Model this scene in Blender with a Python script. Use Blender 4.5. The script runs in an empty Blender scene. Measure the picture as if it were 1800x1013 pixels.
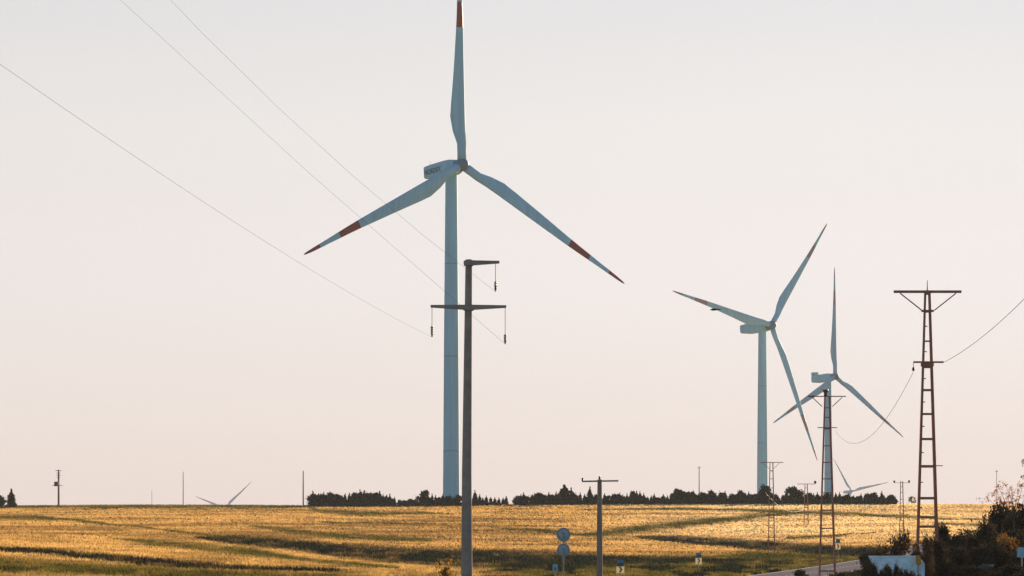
import bpy, math, random
import numpy as np
from mathutils import Vector, Matrix
R = math.radians
random.seed(7)
sc = bpy.context.scene
col = sc.collection

# ------------------------------------------------------------------ camera
F = 7000.0          # focal length in units of the 1800 px wide photograph
HZ = 930.0          # row of the eye-level horizon
cam_d = bpy.data.cameras.new('camera')
cam = bpy.data.objects.new('camera', cam_d)
col.objects.link(cam)
cam_d.sensor_width = 36
cam_d.lens = 36 * F / 1800
cam_d.shift_y = (HZ - 506.5) / 1800
cam_d.clip_start = 0.5
cam_d.clip_end = 30000
cam.rotation_euler = (R(90), 0, 0)
sc.camera = cam

# ------------------------------------------------------------------ world, sun, exposure
SUN_EL, SUN_AZ = 9.0, 22.0      # azimuth measured from the view direction to the right
w = bpy.data.worlds.new('World')
sc.world = w
w.use_nodes = True
nt = w.node_tree
bg = nt.nodes['Background']
sky = nt.nodes.new('ShaderNodeTexSky')
sky.sky_type = 'NISHITA'
sky.sun_disc = False
sky.sun_elevation = R(SUN_EL)
sky.sun_rotation = R(SUN_AZ)
sky.altitude = 100
sky.air_density = 1.0
sky.dust_density = 0.6
sky.ozone_density = 3.0
# a thin pinkish evening veil lies over the sunward half of the sky; behind the camera it stays clear and blue
tcn = nt.nodes.new('ShaderNodeTexCoord')
sep = nt.nodes.new('ShaderNodeSeparateXYZ')
nt.links.new(tcn.outputs['Generated'], sep.inputs[0])
ramp = nt.nodes.new('ShaderNodeValToRGB')
VEIL = 5.95
els = ramp.color_ramp.elements
els[0].position = 0.0; els[0].color = (.880, .735, .730, 1)
els[1].position = 1.0; els[1].color = (.16, .25, .36, 1)
for p_, c_ in ((.03, (.900, .815, .785, 1)), (.06, (.915, .855, .840, 1)), (.10, (.880, .850, .835, 1)), (.128, (.810, .800, .810, 1)), (.35, (.34, .42, .52, 1))):
    e_ = els.new(p_); e_.color = c_
nt.links.new(sep.outputs['Z'], ramp.inputs['Fac'])
vs_ = nt.nodes.new('ShaderNodeVectorMath'); vs_.operation = 'SCALE'
nt.links.new(ramp.outputs['Color'], vs_.inputs[0]); 
mrx = nt.nodes.new('ShaderNodeMapRange')       # a little brighter towards the sun
mrx.inputs['From Min'].default_value = -0.14; mrx.inputs['From Max'].default_value = 0.08
mrx.inputs['To Min'].default_value = VEIL * .925; mrx.inputs['To Max'].default_value = VEIL
nt.links.new(sep.outputs['X'], mrx.inputs['Value'])
nt.links.new(mrx.outputs['Result'], vs_.inputs['Scale'])
mrw = nt.nodes.new('ShaderNodeMapRange'); mrw.interpolation_type = 'SMOOTHSTEP'
mrw.inputs['From Min'].default_value = -0.3; mrw.inputs['From Max'].default_value = 0.85
mrw.inputs['To Min'].default_value = 0.0; mrw.inputs['To Max'].default_value = 1.0
nt.links.new(sep.outputs['Y'], mrw.inputs['Value'])
mxw = nt.nodes.new('ShaderNodeMix'); mxw.data_type = 'RGBA'
nt.links.new(mrw.outputs['Result'], mxw.inputs['Factor'])
nt.links.new(sky.outputs['Color'], mxw.inputs['A'])
nt.links.new(vs_.outputs['Vector'], mxw.inputs['B'])
nt.links.new(mxw.outputs['Result'], bg.inputs['Color'])
bg.inputs['Strength'].default_value = 0.085

sd = bpy.data.lights.new('sun', 'SUN')
sd.energy = 5.0
sd.angle = R(0.5)
sd.color = (1.0, 0.78, 0.52)
so = bpy.data.objects.new('sun', sd)
col.objects.link(so)
S = Vector((math.sin(R(SUN_AZ)) * math.cos(R(SUN_EL)), math.cos(R(SUN_AZ)) * math.cos(R(SUN_EL)), math.sin(R(SUN_EL))))
so.rotation_euler = S.to_track_quat('Z', 'Y').to_euler()
so.location = (200, 300, 150)
sc.view_settings.view_transform = 'Standard'
sc.view_settings.look = 'None'
sc.view_settings.exposure = 1.0
sc.view_settings.gamma = 1.0
sc.cycles.volume_bounces = 0
sc.cycles.max_bounces = 6
sc.cycles.transparent_max_bounces = 8

# ------------------------------------------------------------------ helpers
def W(px, py, D):
    return Vector(((px - 900) / F * D, D, (HZ - py) / F * D))

def tag(o, label=None, cat=None, group=None, kind=None):
    if label: o['label'] = label
    if cat: o['category'] = cat
    if group: o['group'] = group
    if kind: o['kind'] = kind
    return o

def empty(name, loc, label=None, cat=None, group=None):
    o = bpy.data.objects.new(name, None)
    col.objects.link(o)
    o.location = loc
    o.empty_display_size = 0.5
    return tag(o, label, cat, group)

def mat(name, color, rough=0.8, metal=0.0, noise=0.0, nscale=5.0, transl=0.0, attr=None, stretch=None, spec=0.3):
    m = bpy.data.materials.new(name)
    m.use_nodes = True
    t = m.node_tree
    b = t.nodes['Principled BSDF']
    b.inputs['Roughness'].default_value = rough
    b.inputs['Metallic'].default_value = metal
    b.inputs['Specular IOR Level'].default_value = spec
    src = None
    if attr:
        a = t.nodes.new('ShaderNodeAttribute'); a.attribute_name = attr
        src = a.outputs['Color']
    if noise:
        tc = t.nodes.new('ShaderNodeTexCoord')
        mp = t.nodes.new('ShaderNodeMapping')
        if stretch: mp.inputs['Scale'].default_value = stretch
        t.links.new(tc.outputs['Object'], mp.inputs['Vector'])
        n = t.nodes.new('ShaderNodeTexNoise')
        n.inputs['Scale'].default_value = nscale
        n.inputs['Detail'].default_value = 6
        n.inputs['Roughness'].default_value = 0.65
        t.links.new(mp.outputs['Vector'], n.inputs['Vector'])
        mr = t.nodes.new('ShaderNodeMapRange')
        mr.inputs['From Min'].default_value = 0.25
        mr.inputs['From Max'].default_value = 0.75
        mr.inputs['To Min'].default_value = 1 - noise
        mr.inputs['To Max'].default_value = 1 + noise
        t.links.new(n.outputs['Fac'], mr.inputs['Value'])
        mul = t.nodes.new('ShaderNodeVectorMath'); mul.operation = 'SCALE'
        if src is not None: t.links.new(src, mul.inputs[0])
        else: mul.inputs[0].default_value = color[:3]
        t.links.new(mr.outputs['Result'], mul.inputs['Scale'])
        src = mul.outputs['Vector']
    if src is not None: t.links.new(src, b.inputs['Base Color'])
    else: b.inputs['Base Color'].default_value = (*color[:3], 1)
    if transl:
        out = t.nodes['Material Output']
        tr = t.nodes.new('ShaderNodeBsdfTranslucent')
        if src is not None: t.links.new(src, tr.inputs['Color'])
        else: tr.inputs['Color'].default_value = (*color[:3], 1)
        mx = t.nodes.new('ShaderNodeMixShader')
        mx.inputs[0].default_value = transl
        t.links.new(b.outputs[0], mx.inputs[1]); t.links.new(tr.outputs[0], mx.inputs[2])
        t.links.new(mx.outputs[0], out.inputs['Surface'])
    return m

class MB:
    """collects polygons, links them as one mesh object"""
    def __init__(s): s.v = []; s.f = []; s.m = []; s.sm = []
    def add(s, vs, fs, mi=0, smooth=False):
        b = len(s.v); s.v += [tuple(p) for p in vs]
        for f in fs:
            s.f.append(tuple(i + b for i in f)); s.m.append(mi); s.sm.append(smooth)
        return s
    def box(s, c, size, rot=None, mi=0, bev=0.0):
        hx, hy, hz = [a / 2 for a in size]
        c = Vector(c)
        if bev <= 0:
            vs = [Vector((x, y, z)) for x in (-hx, hx) for y in (-hy, hy) for z in (-hz, hz)]
            fs = [(0,1,3,2),(4,6,7,5),(0,4,5,1),(2,3,7,6),(0,2,6,4),(1,5,7,3)]
        else:
            vs = []
            for zz, k in ((-hz, bev), (-hz + bev, 0), (hz - bev, 0), (hz, bev)):
                for x, y in ((-hx + k, -hy + k + bev), (-hx + k + bev, -hy + k), (hx - k - bev, -hy + k), (hx - k, -hy + k + bev),
                             (hx - k, hy - k - bev), (hx - k - bev, hy - k), (-hx + k + bev, hy - k), (-hx + k, hy - k - bev)):
                    vs.append(Vector((x, y, zz)))
            fs = [tuple(range(7, -1, -1)), tuple(range(24, 32))]
            for r in range(3):
                for i in range(8):
                    j = (i + 1) % 8
                    fs.append((r * 8 + i, r * 8 + j, r * 8 + 8 + j, r * 8 + 8 + i))
        if rot is not None: vs = [rot @ v for v in vs]
        return s.add([v + c for v in vs], fs, mi)
    def tube(s, p, q, r0, r1=None, n=10, mi=0, cap=True):
        p, q = Vector(p), Vector(q)
        if r1 is None: r1 = r0
        d = (q - p).normalized()
        u = d.orthogonal().normalized(); v = d.cross(u)
        vs = [p + (u * math.cos(a) + v * math.sin(a)) * r0 for a in [2 * math.pi * i / n for i in range(n)]]
        vs += [q + (u * math.cos(a) + v * math.sin(a)) * r1 for a in [2 * math.pi * i / n for i in range(n)]]
        s.add(vs, [(i, (i + 1) % n, n + (i + 1) % n, n + i) for i in range(n)], mi, True)
        if cap:
            s.add(vs[:n], [tuple(range(n - 1, -1, -1))], mi); s.add(vs[n:], [tuple(range(n))], mi)
        return s
    def path(s, pts, rads, n=8, mi=0):
        for i in range(len(pts) - 1): s.tube(pts[i], pts[i + 1], rads[i], rads[i + 1], n, mi, cap=(i in (0, len(pts) - 2)))
        return s
    def bar(s, p, q, wd, ht, mi=0):
        """rectangular bar from p to q; ht measured along the most vertical side"""
        p, q = Vector(p), Vector(q)
        d = (q - p).normalized()
        up = Vector((0, 0, 1)) if abs(d.z) < .9 else Vector((0, 1, 0))
        a = d.cross(up).normalized(); b = a.cross(d)
        vs = []
        for o in (p, q):
            for x, y in ((-1, -1), (1, -1), (1, 1), (-1, 1)):
                vs.append(o + a * x * wd / 2 + b * y * ht / 2)
        return s.add(vs, [(3,2,1,0),(4,5,6,7),(0,1,5,4),(1,2,6,5),(2,3,7,6),(3,0,4,7)], mi)
    def lathe(s, base, axis, prof, n=16, mi=0):
        axis = Vector(axis).normalized(); u = axis.orthogonal().normalized(); v = axis.cross(u)
        base = Vector(base); vs = []
        for h, r in prof:
            for i in range(n):
                a = 2 * math.pi * i / n
                vs.append(base + axis * h + (u * math.cos(a) + v * math.sin(a)) * max(r, 1e-4))
        fs = [(k * n + i, k * n + (i + 1) % n, (k + 1) * n + (i + 1) % n, (k + 1) * n + i) for k in range(len(prof) - 1) for i in range(n)]
        return s.add(vs, fs, mi, True)
    def build(s, name, mats, parent=None, loc=None):
        me = bpy.data.meshes.new(name)
        off = Vector(loc) if loc is not None else Vector((0, 0, 0))
        me.from_pydata([tuple(Vector(v) - off) for v in s.v], [], s.f)
        if not isinstance(mats, (list, tuple)): mats = [mats]
        for m in mats: me.materials.append(m)
        me.polygons.foreach_set('material_index', s.m)
        me.polygons.foreach_set('use_smooth', s.sm)
        me.update()
        o = bpy.data.objects.new(name, me)
        col.objects.link(o)
        o.location = off
        if parent is not None: o.parent = parent
        return o

def np_mesh(name, verts, faces, mats, colors=None, mi=None, smooth=False, parent=None):
    """verts (N,3), faces (M,k) with one k; colors (N,3)"""
    me = bpy.data.meshes.new(name)
    N, (M, k) = len(verts), faces.shape
    me.vertices.add(N); me.vertices.foreach_set('co', verts.astype(np.float32).ravel())
    me.loops.add(M * k); me.loops.foreach_set('vertex_index', faces.astype(np.int32).ravel())
    me.polygons.add(M); me.polygons.foreach_set('loop_start', np.arange(0, M * k, k, dtype=np.int32))
    me.polygons.foreach_set('loop_total', np.full(M, k, dtype=np.int32))
    if smooth: me.polygons.foreach_set('use_smooth', np.ones(M, dtype=bool))
    if not isinstance(mats, (list, tuple)): mats = [mats]
    for m in mats: me.materials.append(m)
    if mi is not None: me.polygons.foreach_set('material_index', mi.astype(np.int32))
    if colors is not None:
        ca = me.color_attributes.new('Col', 'FLOAT_COLOR', 'POINT')
        ca.data.foreach_set('color', np.c_[colors, np.ones(N)].astype(np.float32).ravel())
    me.update(calc_edges=True); me.validate()
    o = bpy.data.objects.new(name, me); col.objects.link(o)
    if parent is not None: o.parent = parent
    return o

rng = np.random.default_rng(11)
_perm = rng.random((256, 256))
def vnoise(x, y):
    xi, yi = np.floor(x).astype(int), np.floor(y).astype(int)
    fx, fy = x - xi, y - yi
    fx = fx * fx * (3 - 2 * fx); fy = fy * fy * (3 - 2 * fy)
    g = lambda a, b: _perm[a & 255, b & 255]
    return (g(xi, yi) * (1 - fx) + g(xi + 1, yi) * fx) * (1 - fy) + (g(xi, yi + 1) * (1 - fx) + g(xi + 1, yi + 1) * fx) * fy
def fbm(x, y, o=4):
    s = 0; a = .5; t = 0
    for i in range(o):
        s = s + a * vnoise(x * 2 ** i + 17 * i, y * 2 ** i + 31 * i); t += a; a *= .55
    return s / t

# ------------------------------------------------------------------ terrain height
TP = np.array([-1500, 0, 300, 600, 800, 1000, 1300, 1500, 1700, 3300], float)
TD = np.array([60, 120, 200, 250, 300, 354, 430, 534, 600, 680, 760, 840, 910, 960, 1100, 1420, 1850, 3000, 9000], float)
TY = np.array([
 [1160]*10,
 [1098]*8+[1042]*2,
 [1036,1040,1046,1055,1072,1077,1077,1072,1018,1018],
 [1005,1010,1018,1027,1042,1047,1047,1045,1008,1008],
 [ 982, 987, 996,1009,1022,1028,1028,1028,1005,1005],
 [ 962, 967, 978, 997,1012,1013,1013,1013,1010,1010],
 [ 945, 950, 960, 986, 998,1000, 998, 998, 994, 994],
 [ 929, 932, 939, 963, 978, 985, 986, 984, 975, 975],
 [ 921, 924, 930, 948, 957, 966, 970, 968, 958, 958],
 [ 911, 914, 918, 930, 936, 944, 951, 948, 938, 938],
 [ 903, 905, 906, 913, 916, 920, 924, 923, 918, 918],
 [ 895, 896, 895, 899, 899, 899, 900, 900, 902, 902],
 [ 889, 889, 887, 889, 888, 884, 883, 883, 886, 886],
 [ 890, 890, 888, 890, 889, 886, 885, 885, 888, 888],
 [ 900, 900, 900, 900, 900, 900, 900, 900, 900, 900],
 [ 940]*10, [ 966]*10, [1010]*10, [ 985]*10], float)
GP = np.linspace(-1500, 3300, 241)
GL = np.linspace(math.log(60), math.log(9000), 420)
_t = np.array([np.interp(GP, TP, r) for r in TY])
_t = np.array([np.interp(GL, np.log(TD), _t[:, j]) for j in range(len(GP))]).T
def _blur(a, n, ax):
    k = np.hanning(n + 2)[1:-1]; k /= k.sum(); h = n // 2
    pad = [(0, 0), (0, 0)]; pad[ax] = (h, h)
    return np.apply_along_axis(lambda v: np.convolve(v, k, 'valid'), ax, np.pad(a, pad, mode='edge'))
GT = _blur(_blur(_t, 9, 0), 15, 1)

ROADL = np.array([(60, 4.), (120, 5.), (200, 8.), (300, 15.), (354, 20.7), (440, 33.5), (534, 48.), (600, 60.), (700, 84.)])  # (distance, x of left edge)
RW = 7.4
def road_left(D): return np.interp(D, ROADL[:, 0], ROADL[:, 1])
def zt_base(x, y):
    x = np.asarray(x, float); y = np.asarray(y, float)
    D = np.clip(y, 60, 8999)
    px = np.clip(900 + F * x / D, -1499, 3299)
    gi = (px - GP[0]) / (GP[1] - GP[0]); gj = (np.log(D) - GL[0]) / (GL[1] - GL[0])
    i = np.floor(gi).astype(int); j = np.floor(gj).astype(int)
    i = np.clip(i, 0, len(GP) - 2); j = np.clip(j, 0, len(GL) - 2)
    fi, fj = gi - i, gj - j
    Y = (GT[j, i] * (1 - fi) + GT[j, i + 1] * fi) * (1 - fj) + (GT[j + 1, i] * (1 - fi) + GT[j + 1, i + 1] * fi) * fj
    return (HZ - Y) / F * D
def road_mask(x, y):
    d = x - (road_left(y) + RW / 2)
    m = 1 - np.clip((np.abs(d) - RW / 2 - .5) / 4, 0, 1)
    return np.where((y > 700), 0, m)
def zt(x, y):
    x = np.asarray(x, float); y = np.asarray(y, float)
    z = zt_base(x, y)
    fade = np.clip((y - 200) / 100, 0, 1) * np.clip((905 - y) / 60, 0.12, 1)
    bump = (fbm(x / 26, y / 13, 3) - .5) * .55 + (fbm(x / 7 + 9, y / 5, 2) - .5) * .16
    rm = road_mask(x, y)
    return z + bump * fade * (1 - rm) - .12 * rm
def proj(x, y, z):
    return 900 + F * x / y, HZ - F * z / y

# ------------------------------------------------------------------ what grows where (crop and meadow colours, hollow shade painted in)
def band(px, Y, pts, e=3, g=1.0):
    p = np.array(pts, float)
    c = np.interp(px, p[:, 0], p[:, 1]); h = np.interp(px, p[:, 0], p[:, 2], left=.01, right=.01)
    return np.exp(-(np.abs(Y - c) / np.maximum(h * g, .05)) ** e)
SHADE_BANDS = [  # hollows: lush grass darkened further, their shade painted into the colour
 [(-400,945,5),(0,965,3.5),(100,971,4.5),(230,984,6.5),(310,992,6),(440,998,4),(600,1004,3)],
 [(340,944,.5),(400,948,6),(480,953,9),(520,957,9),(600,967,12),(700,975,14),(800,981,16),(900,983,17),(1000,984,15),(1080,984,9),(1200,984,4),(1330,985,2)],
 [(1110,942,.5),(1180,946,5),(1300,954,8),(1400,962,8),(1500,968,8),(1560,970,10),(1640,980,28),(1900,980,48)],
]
OLIVE = [
 [(880,929,1),(960,932,2.5),(1020,941,3),(1060,938,6),(1130,929,8),(1200,922,7),(1300,910,5),(1400,900,3),(1480,903,3),(1600,905,1)],
 [(1020,896,1),(1150,894,2),(1300,896,3),(1400,899,4),(1450,903,1)],
 [(1440,900,2),(1490,903,3),(1560,907,3),(1660,911,1.5),(1740,913,2),(1760,913,1)],
 [(1380,946,3),(1420,945,4),(1480,941,2),(1540,936,1)],
 [(1640,921,.5),(1690,923,2),(1740,925,1.5),(1760,925,.5)],
 [(-400,889,2.5),(0,891,2.5),(540,890,3.0),(560,898,3),(640,902,5),(740,901,3),(800,905,1)],
 [(-100,906,2),(60,911,4),(120,914,3),(200,923,1.5),(300,933,1.5),(390,944,2),(430,946,3)],
 [(200,948,1),(260,955,5),(340,962,7),(440,972,7),(560,990,4),(700,1000,3)],
 [(-400,1000,16),(0,1000,17),(200,1008,14),(440,1020,14),(700,1030,15)],
 [(440,924,1),(520,935,6),(600,944,4),(760,950,3)],
 [(560,918,1),(640,919,1.5),(740,921,1)],
 [(1200,985,1),(1300,975,6),(1400,982,14),(1500,980,14),(1560,985,10)],
 [(900,1012,4),(1000,1004,8),(1100,1002,12),(1200,1001,12),(1300,1000,12),(1400,1010,14)],
 [(130,1000,1),(300,1008,4),(500,1020,5)],
]
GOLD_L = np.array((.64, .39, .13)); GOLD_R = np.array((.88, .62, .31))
BROWN = np.array((.26, .15, .05)); OLV = np.array((.075, .068, .012)); GRASS_SHADE = np.array((.009, .013, .006))
def crop_color(x, y, z):
    """returns colours (N,3), shade of the hollows mixed in, and 'lushness' (N,)"""
    px, Y = proj(x, np.maximum(y, 60), z)
    wob = (fbm(px / 60, Y / 6, 3) - .5) * 5
    Yw = Y + wob - 1000. / np.maximum(y, 60)
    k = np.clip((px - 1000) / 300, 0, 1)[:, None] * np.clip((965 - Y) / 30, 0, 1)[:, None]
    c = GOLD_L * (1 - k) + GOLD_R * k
    st = fbm(x / 40, y / 6, 4)                          # sowing streaks, patches
    st2 = fbm(px / 90 + 50, Y / 2.2, 3)
    st3 = fbm(px / 260 + 20 + Y / 40, Y / 4.5 + 3, 3)
    b = np.clip((st - .5) * 3 + .12, 0, 1) * .4 + np.clip((st2 - .5) * 6, 0, 1) * .55 + np.clip((st3 - .5) * 6, 0, 1) * .6
    mid = np.exp(-((px - 620) / 330) ** 2) * np.exp(-((Y - 935) / 16) ** 2)
    b = np.clip(b * (1 - .55 * k[:, 0]) + .45 * mid, 0, .95)[:, None]
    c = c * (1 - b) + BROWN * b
    o = np.zeros_like(px)
    for s in OLIVE: o = np.maximum(o, band(px, Yw, s))
    kr = np.clip((px - 830) / 80, 0, 1) * np.clip((Y - 974) / 12, 0, 1)
    low = np.clip((Y - 985) / 25, 0, 1) * (.5 + .3 * kr) * np.clip(fbm(px / 40, Y / 5, 3) * 3 - .9, 0, 1)
    o = np.maximum(o, kr * .95)
    o = np.clip(np.maximum(o, low) * (.55 + .8 * fbm(px / 25, Y / 3 + 7, 3)), 0, 1)
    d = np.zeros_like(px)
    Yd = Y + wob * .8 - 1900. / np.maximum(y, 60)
    for s in SHADE_BANDS: d = np.maximum(d, band(px, Yd, s, 5, 1.15))
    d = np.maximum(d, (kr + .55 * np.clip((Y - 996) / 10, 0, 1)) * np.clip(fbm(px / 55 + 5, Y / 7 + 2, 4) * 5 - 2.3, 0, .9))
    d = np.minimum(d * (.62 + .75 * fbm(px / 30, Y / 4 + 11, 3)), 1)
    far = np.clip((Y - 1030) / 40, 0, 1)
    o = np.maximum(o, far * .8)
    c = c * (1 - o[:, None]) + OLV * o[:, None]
    c = c * (1 - d[:, None]) + GRASS_SHADE * d[:, None]
    return c, np.maximum(d, o * .6), d

M = {}
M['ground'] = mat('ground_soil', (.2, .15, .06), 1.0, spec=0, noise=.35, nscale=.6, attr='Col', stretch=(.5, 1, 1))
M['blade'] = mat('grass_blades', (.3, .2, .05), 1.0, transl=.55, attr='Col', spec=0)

def make_terrain():
    pxs = np.concatenate([np.linspace(-40000, -4000, 12), np.linspace(-3500, -400, 30), np.arange(-380, 2190, 7), np.linspace(2250, 5500, 30), np.linspace(6000, 41000, 12)])
    ys = np.concatenate([np.linspace(-300, 40, 8), np.geomspace(60, 200, 24), np.geomspace(203, 1000, 330), np.geomspace(1020, 8990, 50)])
    PX, YY = np.meshgrid(pxs, ys)
    X = np.clip((PX - 900) / F * np.maximum(YY, 60), -2900, 2900)
    # keep grid lines apart where the sheet is clipped
    lim = np.abs((PX - 900) / F * np.maximum(YY, 60))
    X = X + np.sign(X) * np.where(lim > 2900, (lim - 2900) * 1e-3, 0)
    x, y = X.ravel(), YY.ravel()
    z = zt(x, y)
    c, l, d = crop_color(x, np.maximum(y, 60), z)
    nr, nc = PX.shape
    idx = np.arange(nr * nc).reshape(nr, nc)
    f = np.stack([idx[:-1, :-1], idx[:-1, 1:], idx[1:, 1:], idx[1:, :-1]], -1).reshape(-1, 4)
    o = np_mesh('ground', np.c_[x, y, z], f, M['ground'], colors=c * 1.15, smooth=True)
    tag(o, kind='structure')
make_terrain()

def make_blades(name, label, cat, want_dark, n, dmin, dmax):
    """tufts of stalks rooted in the ground; each tuft three bent blades"""
    u = rng.random(n); D = np.exp(math.log(dmin) + u * (math.log(dmax / dmin)))
    px = rng.uniform(-260, 2060, n)
    x = (px - 900) / F * D; y = D
    z = zt(x, y)
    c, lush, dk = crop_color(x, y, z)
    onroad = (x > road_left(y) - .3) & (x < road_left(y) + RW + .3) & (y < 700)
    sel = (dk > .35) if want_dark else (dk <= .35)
    keep = sel & ~onroad & ~((D > 880) & (rng.random(n) > .6))
    x, y, z, c, lush, D = [a[keep] for a in (x, y, z, c, lush, D)]
    n = len(x)
    nb = 3
    x = np.repeat(x, nb) + rng.normal(0, .12, n * nb); y = np.repeat(y, nb) + rng.normal(0, .12, n * nb)
    z = np.repeat(z, nb); D = np.repeat(D, nb); c = np.repeat(c, nb, 0); lush = np.repeat(lush, nb)
    n *= nb
    h = rng.uniform(.2, .46, n) * (1 + .25 * lush) * np.clip(1.1 - D / 1600, .5, 1.)
    wd = .031 * (D / 250) ** 1.15 * rng.uniform(.7, 1.4, n) + .012
    a = rng.uniform(0, math.pi, n)
    cx, cy = np.cos(a) * wd, np.sin(a) * wd
    la = rng.uniform(0, 2 * math.pi, n); ll = h * rng.uniform(.05, .45, n)
    lx, ly = np.cos(la) * ll - .10 * h, np.sin(la) * ll
    zb = z - .06
    v = np.empty((n, 5, 3))
    v[:, 0] = np.c_[x - cx, y - cy, zb]; v[:, 1] = np.c_[x + cx, y + cy, zb]
    v[:, 2] = np.c_[x + cx * .8 + lx * .4, y + cy * .8 + ly * .4, z + h * .6]; v[:, 3] = np.c_[x - cx * .8 + lx * .4, y - cy * .8 + ly * .4, z + h * .6]
    v[:, 4] = np.c_[x + lx, y + ly, z + h]
    i = np.arange(n)[:, None] * 5
    tri = np.concatenate([i + np.array([[0, 1, 2]]), i + np.array([[0, 2, 3]]), i + np.array([[3, 2, 4]])], 0)
    cc = c * rng.uniform(.86, 1.16, (n, 1)) * np.array([1, 1, 1]) + rng.normal(0, .008, (n, 3))
    cc = np.clip(cc, .004, .85)
    cols = np.repeat(cc, 5, 0)
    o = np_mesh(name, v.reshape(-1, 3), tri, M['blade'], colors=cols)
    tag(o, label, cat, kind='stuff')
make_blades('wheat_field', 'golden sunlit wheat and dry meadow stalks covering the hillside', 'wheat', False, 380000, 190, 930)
make_blades('shaded_grass', 'dark green lush grass along the hollows of the field, shade painted into its colour', 'grass', True, 120000, 190, 930)

# ------------------------------------------------------------------ road
M['asphalt'] = mat('asphalt', (.28, .235, .235), 1.0, noise=.2, nscale=3, spec=0)
M['paint'] = mat('road_paint', (.7, .7, .68), .7, noise=.2, nscale=4)
def ribbon(name, off0, off1, dz, m, dash=None, parent=None):
    ys = np.arange(40, 699, 3.0)
    mb = MB()
    for k in range(len(ys) - 1):
        if dash and (k % (dash * 2)) >= dash: continue
        vs = []
        for yy in (ys[k], ys[k + 1]):
            for o in (off0, off1):
                xl = float(road_left(yy))
                vs.append((xl + o, yy, float(zt_base(xl + RW / 2, yy)) + .02 + dz))
        mb.add(vs, [(0, 1, 3, 2)])
    return mb.build(name, m, parent)
tag(ribbon('road', 0, RW, 0, M['asphalt']), kind='structure')
tag(ribbon('road_marking', .25, .4, .004, M['paint']), kind='structure')
tag(ribbon('road_marking', RW - .4, RW - .25, .004, M['paint']), kind='structure')
tag(ribbon('road_marking', RW / 2 - .07, RW / 2 + .07, .004, M['paint'], dash=1), kind='structure')

# ------------------------------------------------------------------ wind turbines
M['turbine'] = mat('turbine_paint', (.32, .57, .69), .7, noise=.14, nscale=.8, stretch=(1, 1, .06), spec=.15)
M['turbine_red'] = mat('turbine_red_band', (.27, .045, .03), .5, noise=.1, nscale=.3)
M['turbine_red_pale'] = mat('turbine_hazed_band', (.33, .24, .25), .5)  # red band of the farther turbines, paled by haze put into its colour
M['turbine_dark'] = mat('turbine_dark_joint', (.13, .22, .26), .6)
M['lettering'] = mat('dark_blue_lettering', (.05, .12, .17), .6)
M['seam'] = mat('flange_seam', (.22, .40, .49), .6)

CH = [(.025, 1.9, 1.9), (.06, 1.9, 1.85), (.10, 2.05, 1.6), (.16, 2.9, 1.15), (.23, 3.45, .85), (.30, 3.2, .68), (.40, 2.75, .52), (.50, 2.35, .42),
      (.655, 1.75, .30), (.657, 1.75, .30), (.72, 1.5, .26), (.78, 1.28, .22), (.782, 1.28, .22), (.84, 1.02, .18), (.90, .86, .14), (.902, .85, .14), (.95, .66, .1), (.985, .45, .07), (1.0, .14, .03)]
def make_blade(hub, vec, axis, parent, RR, fat=1.0, band_strong=True):
    """vec: unit direction of the blade; chord bulges to the counter-clockwise side"""
    u = vec.normalized()
    n = (axis - u * axis.dot(u)).normalized()
    c = n.cross(u).normalized()
    # ccw side seen from the front of the rotor
    mb = MB(); NS = 14; rings = []
    for r, ch, th in CH:
        ch *= fat; th *= fat
        tw = R(16) * max(0, 1 - r / .55) ** 1.3
        cc = c * math.cos(tw) - n * math.sin(tw); nn = n * math.cos(tw) + c * math.sin(tw)
        lead = .95 * fat * (1 - .45 * r) if r < .99 else .3       # distance from the pitch axis to the straight leading edge
        ring = []
        for i in range(NS):
            a = 2 * math.pi * i / NS
            s = (1 - math.cos(a)) / 2                      # 0 leading .. 1 trailing
            blend = min(1, max(0, (r - .08) / .12))
            tha = th * math.sin(a) / 2 * ((1 - blend) + blend * (1.25 - .85 * s))
            x0 = -lead * min(1, ch / (1.9 * fat) + .15) if r > .12 else -ch / 2
            ring.append(hub + u * (r * RR) + cc * (x0 + s * ch) + nn * tha)
        rings.append(ring)
    vs = [p for ring in rings for p in ring]
    for k in range(len(rings) - 1):
        r = (CH[k][0] + CH[k + 1][0]) / 2
        red = (.656 < r < .781) or r > .901
        fs = [(k * NS + i, k * NS + (i + 1) % NS, (k + 1) * NS + (i + 1) % NS, (k + 1) * NS + i) for i in range(NS)]
        b = MB(); mb.f += fs; mb.m += [1 if red else 0] * NS; mb.sm += [True] * NS
    mb.v = [tuple(p) for p in vs]
    mb.f.append(tuple((len(rings) - 1) * NS + i for i in range(NS))); mb.m.append(1); mb.sm.append(False)
    mb.f.append(tuple(reversed(range(NS)))); mb.m.append(0); mb.sm.append(False)
    mb.build('blade', [M['turbine'], M['turbine_red'] if RR > 0 and band_strong else M['turbine_red_pale']], parent)

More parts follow.
